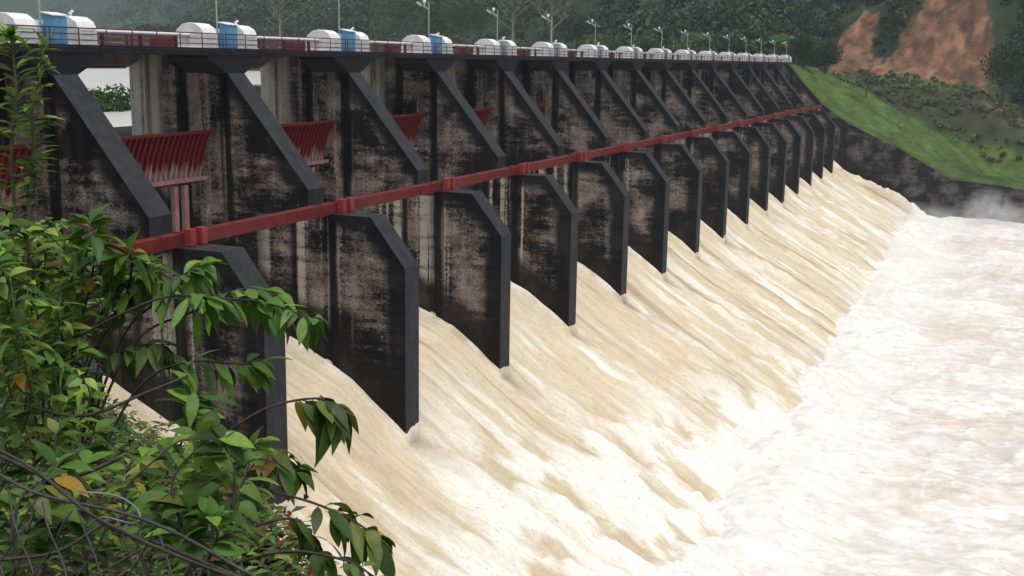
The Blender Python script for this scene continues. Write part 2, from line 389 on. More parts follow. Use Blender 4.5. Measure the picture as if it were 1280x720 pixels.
# hoist covers, loaf-shaped
def make_cover():
    r = empty('hoist_cover')
    prof = [(-.95, 0), (.95, 0), (.95, .88), (.80, 1.22), (.42, 1.47), (-.05, 1.52), (-.42, 1.44), (-.82, 1.12), (-.95, .82)]
    prof = [(x * 1.2, z * 1.06) for x, z in prof]
    s = MB(); s.prism(prof, -.7, .7); s.build('shell', M['white'], r, bevel=.03)
    b = MB(); b.box((-1.2, -.76, -.08), (1.2, .76, .10)); b.build('base_plinth', M['white'], r, bevel=.01)
    b = MB()
    for z in (.32, .58, .8): b.box((1.14, -.5, z), (1.165, .5, z + .035))
    b.box((-.6, -.712, .74), (.1, -.7, .80)); b.box((-.7, -.712, .5), (-.1, -.7, .55)); b.build('louvre', M['galv'], r)
    return r
cov0 = make_cover(); kids_of(cov0)
def vent(parent):
    v = MB(); v.tube([(-.1, .1, 1.55), (-.1, .1, 1.75)], .05, 6); v.tube([(-.22, .1, 1.75), (.02, .1, 1.89)], .08, 6); v.build('roof_vent', M['white'], parent)
first = True
for i in range(-1, 16):
    for k, dy in enumerate((-2.2, 2.1)):
        loc = (-48.25, i * S_ + .95 + dy, .38)
        if i == -1 and k == 0: continue
        c = cov0 if first else copy_tree(cov0, loc); c.location = loc; first = False
        where = ['near', 'far'][k]
        tag(c, ('white loaf-shaped hoist cover on the %s side of the cabin over the %s pier' % (where, 'leftmost' if i < 0 else ORD[i])), 'hoist cover', 'white hoist covers on the bridge')
        if k == 1 and i >= 0: vent(c)
# control cabins
def make_cabin():
    r = empty('control_cabin')
    b = MB(); b.prism([(-.32, 0), (.32, 0), (.32, 1.5), (-.36, 1.66), (-.36, 0)][:4], -.52, .52); b.build('cabinet', M['blue'], r, bevel=.02)
    b = MB(); b.box((.325, -.44, .1), (.345, -.02, 1.4)); b.box((.325, .03, .1), (.345, .44, 1.4)); b.build('door', M['blue'], r)
    b = MB(); b.prism([(-.42, 1.675), (.42, 1.525), (.42, 1.58), (-.42, 1.74)], -.6, .6); b.build('cap', M['white'], r)
    return r
cab0 = make_cabin(); kids_of(cab0)
for i in range(0, 16):
    loc = (-47.35, i * S_ + .95, .38)
    if i == 4:
        cab0 = empty('control_cabin'); b = MB(); b.box((-.3, -.35, 0), (.3, .35, 1.35)); b.build('cabinet', M['galv'], cab0, bevel=.03); b = MB(); b.box((-.34, -.4, 1.355), (.34, .4, 1.42)); b.build('cap', M['galv'], cab0); kids_of(cab0)
    c = cab0 if i in (0, 4) else copy_tree(cab0, loc); c.location = loc
    tag(c, ('blue gate control cabin with white cap between white covers over the %s pier' if i < 4 else 'narrow grey-green control cabinet between white covers over the %s pier') % ORD[i], 'control cabin', 'control cabins on the bridge')
def make_motor():
    r = MB(); r.prism([(-.5, 0), (.5, 0), (.5, .9), (.25, 1.3), (-.25, 1.3), (-.5, .9)], -.55, .55); return r.build('motor_housing', M['paleblue'], None, bevel=.03)
mo0 = make_motor()
for i in range(0, 6):
    c = mo0 if i == 0 else mo0.copy()
    if i: COL.objects.link(c)
    c.location = (-48.35, i * S_ + .75, .38); tag(c, 'pale blue motor housing just behind the cabin over the %s pier' % ORD[i], 'motor housing', 'motor housings on the bridge')
# drive shafts and gearboxes
def make_shaft():
    b = MB(); b.tube([(0, 3.68, 0), (0, 13.6, 0)], .11, 8); r = b.build('drive_shaft', M['pipe'])
    for y in (5.4, 8.6, 11.8): b = MB(); b.box((-.1, y - .08, -.82), (.1, y + .08, -.112)); b.build('bearing_stand', M['rail'], r)
    return r
sh0 = make_shaft(); kids_of(sh0)
def make_gear():
    r = empty('gearbox'); b = MB(); b.box((-.35, -.7, 0), (.35, .7, .62)); b.build('casing', M['gearred'], r, bevel=.04)
    b = MB(); b.box((-.6, -.9, -.08), (.6, .72, .06)); b.build('base_plate', M['girder'], r); return r
ge0 = make_gear(); kids_of(ge0)
for i in range(0, 15):
    c = sh0 if i == 0 else copy_tree(sh0, (0, 0, 0)); c.location = (-48.3, i * S_, 1.22)
    tag(c, 'long white drive shaft above the bridge over the %s gate opening' % ORD[i], 'drive shaft', 'white drive shafts along the bridge')
    loc = (-49.95, (i + 1) * S_ - 2.6, .38); c = ge0 if i == 0 else copy_tree(ge0, loc); c.location = loc
    tag(c, 'dark red gearbox beside the near hoist cover of the %s pier' % ORD[i + 1], 'gearbox', 'red gearboxes on the bridge')

# lamp posts
def make_lamp():
    r = empty('lamp_post')
    b = MB(); b.tube([(0, 0, 0), (0, 0, 3.9)], [.055, .04], 8); b.build('pole', M['galv'], r)
    b = MB(); b.tube([(0, 0, 3.35), (-.35, 0, 3.5), (-1.1, 0, 3.85)], .045, 6); b.tube([(-.75, 0, 3.62), (-1.2, 0, 3.86)], .09, 6); b.build('arm', M['galv'], r)
    b = MB(); b.ball((-.45, 0, 3.92), .17, 8); b.tube([(-.45, 0, 3.55), (-.45, 0, 3.8)], .03, 5); b.build('lamp_head', M['lamp'], r)
    return r
lp0 = make_lamp(); kids_of(lp0)
for i in range(0, 16):
    loc = (-47.85, i * S_ + .95 - .55, .38); c = lp0 if i == 0 else copy_tree(lp0, loc); c.location = loc
    if i < 3: c.scale = (1, 1, 1.16)
    tag(c, 'slim grey-green lamp post rising beside the %s cabin' % ORD[i], 'lamp post', 'lamp posts along the bridge')
# radial gates
def make_gate():
    r = empty('radial_gate', (-39.2, 0, -9.6)); y0, y1 = T_ + .12, S_ - .12; R = 10.2
    s = MB(); n = 10; a0, a1 = math.radians(153), math.radians(172.5)
    A = [a0 + (a1 - a0) * k / n for k in range(n + 1)]
    s.add([(R * math.cos(a), y, R * math.sin(a)) for a in A for y in (y0, y1)] + [((R + .06) * math.cos(a), y, (R + .06) * math.sin(a)) for a in A for y in (y0, y1)],
          [(2 * k, 2 * k + 1, 2 * k + 3, 2 * k + 2) for k in range(n)] + [(2 * k + 24 - 2, 2 * k + 23, 2 * k + 25, 2 * k + 24) for k in range(n)])
    # vertical ribs on the downstream face
    nr = 26
    for j in range(nr):
        y = y0 + .25 + (y1 - y0 - .5) * j / (nr - 1)
        for k in range(n):
            p = [((R - dd) * math.cos(a), (R - dd) * math.sin(a)) for a, dd in ((A[k], 0), (A[k + 1], 0), (A[k + 1], .22), (A[k], .22))]
            s.prism(p, y - .06, y + .06)
    s.build('skin_plate', M['gate'], r)
    b = MB()
    for a in (a0, a1): b.box((R * math.cos(a) - .02, y0, R * math.sin(a) - .1), (R * math.cos(a) + .34, y1, R * math.sin(a) + .1))
    b.build('edge_beam', M['red'], r, bevel=.02)
    b = MB()
    for a in (math.radians(171.0),):
        x, z = (R - .5) * math.cos(a), (R - .5) * math.sin(a); b.box((x - .12, y0 + .1, z - .12), (x + .2, y1 - .1, z + .12))
    b.build('cross_girder', M['gatearm'], r)
    # hanging frame under the skin plate
    for y in (y0 + 3.2, y1 - 3.2, y1 - 2.2):
        b = MB(); b.box((-9.75, y - .2, -1.9), (-9.45, y + .2, 1.2)); b.build('frame_post', M['gatearm'], r)
    return r
g0 = make_gate(); kids_of(g0)
tag(g0, 'raised red ribbed radial gate with white streaks in the nearest full opening', 'radial gate', 'red radial gates between piers')
for i in range(-1, 15):
    if i == 0: continue
    c = copy_tree(g0, (-39.2, i * S_, -9.6))
    c['label'] = 'raised red ribbed radial gate at the far left edge behind thin sprigs' if i < 0 else 'raised red ribbed radial gate in the %s opening from the leafy shrub' % ORD[i]
# trunnion beams
def make_beam():
    r = empty('trunnion_beam', (-39.2, 0, -9.93))
    b = MB(); b.box((-.32, .02, .02), (.32, S_ - .0, .72)); b.build('beam', M['red'], r, bevel=.03)
    b = MB()
    for y in (.25, 2.0, 13.6): b.box((-.36, y, -.0), (.36, y + .10, .78))
    b.build('flange', M['red'], r)
    for y in (.42, 1.32):
        b = MB(); b.box((.30, y, .03), (.78, y + .44, .95)); b.build('mounting_block', M['redblock'], r, bevel=.03)
    return r
b0 = make_beam(); kids_of(b0)
tag(b0, 'red steel trunnion beam on the nearest pier beside the leafy shrub', 'steel beam', 'red trunnion beams joining the piers')
for i in range(-1, 15):
    if i == 0: continue
    c = copy_tree(b0, (-39.2, i * S_, -9.93)); c['label'] = 'red steel trunnion beam at far left hidden behind the shrub' if i < 0 else 'red steel trunnion beam running on from the %s pier to the next' % ORD[i]
# right end wall
WX = [-58, -48.8, -47.6, -45.8, -39.7, -33.9, -22.6, -9.7, 5.7, 70]; WZ = [.28, .28, -.6, -2.8, -9.2, -13.2, -18.2, -25.2, -26.7, -27.5]
w = MB(); w.prism([(-58, -46)] + [(70, -46)] + list(zip(WX, WZ))[::-1], 229.5, 231.2)
for x in np.arange(-46, -12, 6.5):
    zt = float(np.interp(x + 1, WX, WZ)) - .25; w.prism([(x, -46), (x + .5, -46), (x + .5, zt - .2), (x, zt)], 229.2, 229.5)
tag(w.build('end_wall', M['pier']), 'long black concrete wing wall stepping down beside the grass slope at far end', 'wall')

# ------------------------------------------------------------------ terrain
def lines(segs):
    out = [segs[0][0]]
    for a, b, n in segs: out += list(np.linspace(a, b, n + 1)[1:])
    return np.array(out)
tx = lines([(-1800, -700, 24), (-700, -200, 50), (-200, -75, 50), (-75, 30, 105), (30, 120, 20), (120, 900, 16)])
ty = lines([(-400, -120, 8), (-120, 228, 70), (228, 236, 8), (236, 380, 120), (380, 600, 60), (600, 1900, 40)])
TX, TY = np.meshgrid(tx, ty)
def shore(x):  # y of the reservoir's far shore
    return np.interp(x, [-1800, -900, -560, -442, -300, -200, -137, -90, -62, -50], [900, 800, 640, 460, 335, 300, 275, 252, 238, 233])
def terr(x, y):
    # right bank: stack of height profiles in y
    W = np.interp(x, WX, WZ) + .1 + .15 * fbm(x * .5, y * .5, 3)
    Rg = np.interp(x, [-80, -50, -47.8, -32.4, -11.2, -3.2, 10, 70], [.2, -.4, -1.1, -6.1, -20, -25.5, -27, -27])
    Fz = np.interp(x, [-80, -60, -45, -25, -6, 5, 30, 70], [1, -.5, -2, -3, -6, -12, -19, -22])
    Fz2 = np.interp(x, [-80, -60, -45, -25, -6, 5, 30, 70], [0, -2, -7, -9, -11, -15, -21, -23])
    Tz = np.interp(x, [-120, -70, -50, -30, -15, 5, 30, 90], [10, 12, 17, 23, 31, 30, 25, 20])
    ys = [231.2, 258, 276, 300, 340, 400, 560, 900, 1900]
    pr = [W, Rg, Fz2, Fz, Tz, Tz + 25 + .1 * np.abs(x), Tz + 95, Tz + 190, Tz + 260]
    h = pr[0].copy() if hasattr(pr[0], 'copy') else pr[0]
    for k in range(len(ys) - 1):
        t = np.clip((y - ys[k]) / (ys[k + 1] - ys[k]), 0, 1); tt = t * t * (3 - 2 * t) * .5 + t * .5
        h = np.where(y > ys[k], pr[k] + (pr[k + 1] - pr[k]) * tt, h)
    h = h + np.where(y > 233, (fbm(x * .16, y * .16, 5) - .5) * 1.2, 0) * np.clip((y - 233) / 20, 0, 1)
    scarz = np.clip((y - 300) / 15, 0, 1) * np.clip((370 - y) / 20, 0, 1)
    h = h + scarz * ((fbm(x * .30, y * .10, 8, 5) - .5) * 6.0 + (fbm(x * .9, y * .5, 9, 3) - .5) * 1.6)
    # reservoir shore and hills
    d = y - shore(x)
    hill = np.where(d > 0, -6.5 + np.minimum(d, 30) * .18 + np.maximum(d - 20, 0) * .42 + (fbm(x * .012, y * .012, 21) - .5) * np.clip(d, 0, 140) * .5, -6.5 + d * .25)
    hill = np.clip(hill, -16, 230)
    k = sstep(-110, -56, x)
    up = hill * (1 - k) + h * k
    res = np.where(y > 231, up, np.where(x < -58, np.clip(hill, -16, None), -44.0))
    # left bank, seen only from behind the shrub
    lb = np.where((y < -24) & (x > -140), np.clip(-9 + (-24 - y) * .5, -14, -9), res)
    lb = np.where((y < -24) & (x > -25), -46.0, lb)
    return np.where(y < -24, lb, res)
TZ = terr(TX, TY)
def in_poly(x, y, poly):
    ins = np.zeros(x.shape, bool); n = len(poly)
    for i in range(n):
        (x1, y1), (x2, y2) = poly[i], poly[(i + 1) % n]
        c = ((y1 > y) != (y2 > y)) & (x < (x2 - x1) * (y - y1) / (y2 - y1 + 1e-9) + x1); ins ^= c
    return ins
cols = np.empty(TX.shape + (3,))
n1 = fbm(TX * .09, TY * .09, 31)[..., None]; n2 = fbm(TX * .5, TY * .5, 33)[..., None]
forest = np.array((.034, .056, .028)) * (.5 + .8 * n1) * (.5 + 1.0 * n2)
n3 = fbm(TX * 1.3, TY * .8, 35)[..., None]
grass = np.array((.085, .140, .032)) * (.35 + 1.2 * n2) * (.6 + .8 * n3)
brush = (np.array((.075, .066, .042)) * (1 - n1) + np.array((.060, .085, .032)) * n1) * (.3 + .9 * n2) * (.5 + .9 * n3)
cols[:] = forest
def put(mask, c): mk = mask[..., None]; cols[:] = cols * (1 - mk) + c * mk
rb = sstep(231.2, 231.6, TY) * sstep(-56, -52, TX)
put(rb * (1 - sstep(296, 306, TY)), brush)
edge = 258 + 9 * sstep(-30, 2, TX) + (fbm(TX * .2, TY * 0, 41) - .5) * 6
put(rb * (1 - sstep(edge - 1.5, edge + 2, TY)), grass)
put(rb * sstep(288, 294, TY + (n1[..., 0] - .5) * 14) * (1 - sstep(302, 306, TY)) * (1 - sstep(-8, 4, TX)), grass * .8)
put(rb * sstep(281, 284, TY + (n1[..., 0] - .5) * 5) * (1 - sstep(286, 288, TY)) * sstep(-7, -4, TX) , np.array((.17, .085, .055)) * (.6 + .7 * n2))
# bare landslide scar on the hillside
wob = (fbm(TX * .22, TY * .22, 51, 4) - .5) * 7; wob2 = (fbm(TX * .22, TY * .22, 55, 4) - .5) * 7
sx, sy = TX + wob * .8, TY + wob2
lobes = in_poly(sx, sy, [(-48, 299), (-33, 299), (-34, 307), (-38, 316), (-37, 329), (-43, 333), (-50, 318)]).astype(float)
lobes = np.maximum(lobes, in_poly(sx, sy, [(-35, 299), (-5, 299), (-5, 318), (-9, 327), (-12, 330), (-13, 347), (-22, 347), (-26, 328), (-33, 312)]))
gul = fbm(TX * .55 + .3 * wob2, TY * .22, 61, 6)[..., None]; blk = fbm(TX * .5, TY * .5, 63, 5)[..., None]
scar = np.array((.26, .138, .084)) * (.25 + 1.3 * gul) * (.35 + 1.2 * blk)
dkc = sstep(.50, .60, fbm(TX * .6, TY * .35, 67, 5))[..., None]; scar = scar * (1 - .6 * dkc) + np.array((.10, .050, .036)) * .6 * dkc
scar = scar * (1 - .8 * sstep(.60, .70, fbm(TX * .3, TY * .3, 65, 5)[..., None])) + np.array((.045, .045, .03)) * .8 * sstep(.60, .70, fbm(TX * .3, TY * .3, 65, 5)[..., None])
put(lobes * (TY > 297), scar)
struct(grid_mesh('terrain', TX, TY, TZ, M['ground'], cols))
# reservoir
struct(grid_mesh('reservoir_water', *np.meshgrid(lines([(-1900, -70, 10), (-70, -55, 10)]), lines([(-500, 1200, 40)])), np.zeros((41, 21)) - 6.0, M['res']))
rw = bpy.data.objects['reservoir_water']
for v in rw.data.vertices:
    if v.co.x > -70: v.co.z = -6.0 - 4.2 * ((v.co.x + 70) / 15) ** 2

# ------------------------------------------------------------------ water
PX = [-56, -52, -50, -46, -42.6, -40.1, -37.7, -35.3, -33.8, -30, -25, -20, -16, -12, -8]
PZ = [-10.4, -13.0, -14.4, -16.8, -18.7, -19.85, -20.95, -22.6, -23.8, -26.2, -28.8, -31.6, -34.0, -36.6, -39.5]
cx = lines([(-56, -44, 24), (-44, -9, 170)])
cy = lines([(-14, 45, 260), (45, 110, 200), (110, 229.6, 260)])
CX, CY = np.meshgrid(cx, cy)
bay = CY / S_; loc = CY - np.round(CY / S_) * S_ - T_ / 2         # distance across from the nearest pier's middle
loc = np.where(loc < -S_ / 2, loc + S_, loc); pid = np.round((CY - T_ / 2) / S_)
past = np.clip(CX + 33.7, 0, None); before = np.clip(-33.7 - CX, 0, None)
def flow(sx, sy, s, o=4): return fbm(CX * sx + CY * .02, CY * sy + CX * .03, s, o)
near = 1 - sstep(25, 105, CY)
lump = sstep(-33, -23, CX) * (.30 + .70 * near)                   # where the flow has broken up into foam
st1 = flow(.07, .60, 71); st2 = flow(.16, 2.1, 73); ch = flow(.8, 1.3, 75, 5); big = flow(.09, .18, 77)
iso = fbm(CX * .38 + st1, CY * .42, 79, 6)
Z = np.interp(CX, PX, PZ)
amp = sstep(-45, -30, CX)
Z = Z + (st1 - .5) * .75 * (.3 + amp) + (st2 - .5) * .34 + (ch - .5) * (.18 + .55 * lump) + (big - .5) * 1.2 * amp + (iso - .5) * 1.15 * lump + (fbm(CX * 1.1, CY * 1.2, 85, 5) - .5) * .55 * lump
# swell against pier sides, ridge and notch behind each tail
Z = Z + .45 * np.exp(-(np.maximum(np.abs(loc) - T_ / 2, 0) / .7) ** 2) * (CX < -33.7)
ctr = loc - .35 * np.sin(past * .3 + pid)
Z = Z - .55 * np.exp(-past / 2.2) * (past > 0) * (np.abs(loc) < 1.3) * (1 - np.abs(loc) / 1.4)
ridge_w = .5 + past * .05
Z = Z + (past > 0) * sstep(1.0, 4, past) * np.exp(-(ctr / ridge_w) ** 2) * (.85 * np.exp(-past / 18))
Z = Z - (past > 0) * sstep(.5, 3, past) * np.exp(-((ctr - 1.5 - past * .05) / .6) ** 2) * .75 * np.exp(-past / 16)
# piled-up crest against the far end wall
Z = Z + 1.7 * np.exp(-((CY - 226.5) / 2.6) ** 2) * sstep(-35, -26, CX) * (1 - sstep(-15, -11, CX)) * (.5 + ch)
foam_on = -21 - 12 * (1 - sstep(15, 95, CY)) + (fbm(CX * .02, CY * .20, 81, 3) - .5) * 12
foam = sstep(foam_on, foam_on + 8, CX) * sstep(.40, .56, .55 * iso + .45 * flow(.12, .3, 83, 5))
foam = np.maximum(foam, .8 * np.exp(-(np.maximum(np.abs(loc) - T_ / 2, 0) / .5) ** 2) * (CX < -34.2) * sstep(-46, -40, CX) * sstep(.35, .55, ch))
foam = np.maximum(foam, (past > 0) * .75 * np.exp(-(ctr / ridge_w) ** 2) * sstep(.6, 2.5, past) * np.exp(-past / 25) * sstep(.33, .52, ch))
foam = np.maximum(foam, (past > 0) * .8 * np.exp(-((np.abs(loc) - 1.0 - past * .10) / .35) ** 2) * np.exp(-past / 9) * sstep(.3, .55, ch))
foam = np.maximum(foam, sstep(.56, .66, flow(.13, .75, 121, 6)) * .7 * sstep(-40, -30, CX))
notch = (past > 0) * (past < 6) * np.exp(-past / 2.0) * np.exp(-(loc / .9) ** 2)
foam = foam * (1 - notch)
foam = np.clip(foam + sstep(.58, .68, st2) * .28, 0, 1)
brown = sstep(.54, .68, st1 * .55 + st2 * .45) * (.35 + .45 * sstep(.42, .6, big))
mids = np.exp(-((np.abs(loc) - 4.2 - 1.5 * np.sin(pid * 2.3)) / 1.5) ** 2) * sstep(.48, .60, flow(.05, .9, 87, 5)) * (1 - sstep(-32, -24, CX) * near)
brown = np.maximum(brown, mids * .9)
trough = np.exp(-((ctr - 1.5 - past * .05) / .6) ** 2) * np.exp(-past / 17) * (past > 0) * sstep(.5, 4, past)
brown = np.maximum(brown, trough * sstep(.3, .55, ch + .1)); foam = foam * (1 - .7 * trough)
pit = sstep(.44, .30, iso) * lump
brown = np.maximum(brown, pit * .40); foam = foam * (1 - .45 * pit)
c_t = np.array((.675, .57, .395)); c_b = np.array((.36, .25, .125)); c_w = np.array((.87, .845, .77))
wc = c_t * (1 - brown[..., None] * .8) + c_b * brown[..., None] * .8
wc = wc * (1 - foam[..., None]) + c_w * foam[..., None]
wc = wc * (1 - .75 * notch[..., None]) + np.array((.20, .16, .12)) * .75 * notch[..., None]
wall_b = np.exp(-((CY - 222.5) / 3) ** 2) * sstep(-31, -27, CX) * (1 - sstep(-18, -15, CX))
wc = wc * (1 - wall_b[..., None] * .7) + np.array((.33, .22, .12)) * wall_b[..., None] * .7
struct(grid_mesh('spillway_water', CX, CY, Z, M['chute'], wc))
px = lines([(-26, 4, 150), (4, 30, 80), (30, 75, 40)]); py = lines([(-46, 60, 380), (60, 120, 150), (120, 229.6, 160)])
QX, QY = np.meshgrid(px, py)
toe = -17.2 + (fbm(QY * .11, QX * 0, 91, 4) - .5) * 4.5
dt = QX - toe
b1 = fbm(QX * .16, QY * .24, 93, 5); b2 = fbm(QX * .5, QY * .75, 95, 5); b3 = fbm(QX * .07, QY * .09, 97, 3)
b4 = fbm(QX * 1.3, QY * 1.9, 99, 4)
Zp = -34.0 + (b1 - .5) * 2.1 + (b2 - .5) * .55 + (b3 - .5) * 1.3 + (b4 - .5) * .30
Zp = Zp + .9 * np.exp(-((dt - 2.0) / 4) ** 2) * (.5 + b1 * 1.1 + (b2 - .5) * .8)
calm = sstep(6, 17, dt)
gray = np.clip(sstep(.48, .62, fbm(QX * .07 + fbm(QX * .04, QY * .05, 133) * 3, QY * .16, 101, 6)) * .8 + sstep(.58, .68, fbm(QX * .22, QY * .6, 105, 5)) * .6, 0, 1) * calm
tanp = np.clip(sstep(.49, .60, fbm(QX * .055 + fbm(QX * .05, QY * .05, 135) * 3, QY * .12, 103, 6)) + sstep(.55, .65, fbm(QX * .3, QY * .9, 107, 5)) * .7, 0, 1) * sstep(6, 13, dt)
pc = np.ones(QX.shape + (3,)) * np.array((.80, .775, .725))
pc = pc * (1 - gray[..., None] * .6) + np.array((.60, .57, .55)) * gray[..., None] * .6
pc = pc * (1 - tanp[..., None] * .5) + np.array((.58, .475, .36)) * tanp[..., None] * .5
ps = .5 * b2 + .5 * b4; wq = fbm(QX * .05, QY * .07, 131, 3) * 6
low = (sstep(.47, .33, b1) * .55 + sstep(.60, .70, fbm(QX * .5 + wq, QY * 1.1, 109, 5)) * .45)[..., None] * (.35 + .65 * calm[..., None])
pc = pc * (1 - low) + np.array((.56, .50, .42)) * low
pc = pc + (np.array((.83, .82, .79)) - pc) * sstep(.52, .64, ps)[..., None] * .6
struct(grid_mesh('pool_water', QX, QY, Zp, M['pool'], pc))

# ------------------------------------------------------------------ near bank
EP = [(1300, 900, 2.6), (900, 860, 3.2), (600, 830, 4.2), (440, 785, 5.5), (385, 735, 7), (330, 668, 8.5), (285, 622, 10), (245, 590, 11.5), (200, 565, 13), (150, 540, 15), (110, 510, 18), (60, 470, 22), (0, 440, 26), (-60, 420, 30), (-250, 420, 34), (-600, 480, 30)]
ea, er, ez = [], [], []
for x, y, d in EP:
    p = at(x, y, d) - CAM; ea.append(math.degrees(math.atan2(-p.x, p.y))); er.append(math.hypot(p.x, p.y)); ez.append(p.z)
azs = np.linspace(-22, 88, 90); ts = np.concatenate([np.linspace(.0, 1, 40), 1 + np.array([.03, .08, .2, .5, 1.2, 3, 6])])
BA, BT = np.meshgrid(azs, ts)
def bank_pt(az, t):
    re = np.interp(az, ea, er); ze = np.interp(az, ea, ez)
    tin = np.minimum(t, 1); r = re * tin + np.maximum(t - 1, 0) * 8
    z = -1.75 + (ze + 1.75) * tin ** 1.0 - np.maximum(t - 1, 0) * 9.5
    x = -np.sin(np.radians(az)) * r; y = np.cos(np.radians(az)) * r
    z = z + (fbm(x * .7, y * .7, 111) - .62) * .35 * np.minimum(r / 3, 1)
    return x + CAM.x, y + CAM.y, z + CAM.z
BX, BY, BZ = bank_pt(BA, BT)
nb = fbm(BX * 1.3, BY * 1.3, 113)[..., None]
struct(grid_mesh('bank', BX, BY, BZ, M['bank'], np.array((.020, .022, .010)) * (1 - nb) + np.array((.045, .026, .016)) * nb))
def hsv(c, v): return tuple(max(0, a * v) for a in c)
def rv(): return Vector((random.uniform(-1, 1), random.uniform(-1, 1), random.uniform(-1, 1)))
GREENS = [(0.098, 0.183, 0.031), (0.063, 0.128, 0.024), (0.14, 0.232, 0.037), (0.045, 0.091, 0.022), (0.197, 0.268, 0.05)]
# undergrowth that nobody could count
ug = MB()
for k in range(3400):
    az = random.uniform(8, 50); t = random.random() ** .65
    if random.random() < .25: t = random.uniform(.85, 1.03)
    x, y, z = bank_pt(np.array(az), np.array(t)); p = Vector((float(x), float(y), float(z))); d = (p - CAM).length
    if d < 1.2: continue
    g = random.choice(GREENS); sz = .029 + .0048 * d
    base = hsv(g, random.uniform(.35, 1.35))
    if random.random() < .05: base = random.choice([(.16, .09, .04), (.20, .035, .03), (.12, .08, .045)])
    hgt = random.uniform(.05, .22) + .022 * d * random.random()
    for j in range(random.randint(6, 12)):
        a = random.uniform(0, 6.28); h = random.random()
        b = p + Vector((math.cos(a), math.sin(a), 0)) * sz * random.uniform(.1, 1.6) + Vector((0, 0, hgt * h))
        ug.leaf(b, Vector((math.cos(a), math.sin(a), random.uniform(-.4, .5))), Vector((0, 0, 1)) + rv() * .4, sz * random.uniform(1.0, 2.0), sz * random.uniform(.45, .8), hsv(base, random.uniform(.75, 1.3)), .3, 3)
struct(ug.build('undergrowth', M['leaf'], None, True, True), 'stuff')

# ------------------------------------------------------------------ shrubs in front
def smooth_path(pts, n=10):
    P = [Vector(p) for p in pts]; P = [P[0] * 2 - P[1]] + P + [P[-1] * 2 - P[-2]]; out = []
    for i in range(1, len(P) - 2):
        for k in range(n):
            t = k / n; a, b, c, d = P[i - 1:i + 3]
            out.append(.5 * ((2 * b) + (c - a) * t + (2 * a - 5 * b + 4 * c - d) * t * t + (3 * b - 3 * c + d - a) * t ** 3))
    out.append(P[-2]); return out
def leafy(mbs, mbl, path, r0, r1, L, n, start=.35, droop=.75, cols=GREENS, ends=3, W=.42, jit=1.0, bright=1.0):
    pts = smooth_path(path); m_ = len(pts)
    mbs.tube(pts, [r0 + (r1 - r0) * k / (m_ - 1) for k in range(m_)], 5)
    for k in range(n):
        t = start + (1 - start) * (k + random.random() * .6) / n; i = min(m_ - 2, int(t * (m_ - 1)))
        p = pts[i].lerp(pts[i + 1], random.random()); d = (pts[i + 1] - pts[i]).normalized()
        sd = d.cross(Vector((0, 0, 1))).normalized() * (1 if k % 2 else -1)
        v = (d * .55 + sd * random.uniform(.5, 1.0) + Vector((0, 0, random.uniform(-1.2, .5) * droop)) + rv() * .25 * jit)
        pet = p + v.normalized() * L * .12; mbs.tube([p, pet], r1 * .6, 4)
        c = hsv(random.choice(cols), random.uniform(.7, 1.3) * bright)
        if random.random() < .02: c = random.choice([(.40, .24, .02), (.20, .10, .03), (.30, .28, .04)])
        mbl.leaf(pet, v + Vector((0, 0, -.25 * droop)), Vector((0, 0, 1)) + rv() * .45, L * (.5 + .75 * random.random() ** .8), L * W * random.uniform(.75, 1.2), c, random.uniform(.05, .8), 7, random.uniform(.02, .3))
    p = pts[-1]; d = (pts[-1] - pts[-3]).normalized()
    for k in range(ends):
        v = d * .7 + rv() * .7 + Vector((0, 0, -.5 * droop)); c = hsv(random.choice(cols), random.uniform(.8, 1.35) * bright)
        mbl.leaf(p, v, Vector((0, 0, 1)) + rv() * .4, L * random.uniform(.6, 1.1), L * W, c, random.uniform(.15, .5), 7)
def shrub(name, label, cat, branches, foliage='foliage', stemmat='stem'):
    r = empty(name, at(*branches[0]['path'][0])); l = MB()
    for k, b in enumerate(branches):
        kw = dict(b); path = [at(*p) for p in kw.pop('path')]; s = MB(); leafy(s, l, path, **kw)
        s.v = [tuple(Vector(p) - r.location) for p in s.v]; s.build('stem', M[stemmat], r, True)
    l.v = [tuple(Vector(p) - r.location) for p in l.v]; l.build(foliage, M['leaf'], r, True, True)
    return tag(r, label, cat)
BG = [(.145, .29, .038), (.10, .22, .03), (.21, .36, .05), (.06, .14, .024)]
DG = [(.09, .175, .028), (.13, .215, .034), (.055, .115, .02), (.16, .19, .038)]
B = lambda path, n, L=.083, **k: dict(path=path, n=int(n * 2.1), L=L, W=.36, r0=k.pop('r0', .0045), r1=k.pop('r1', .0022), **k)
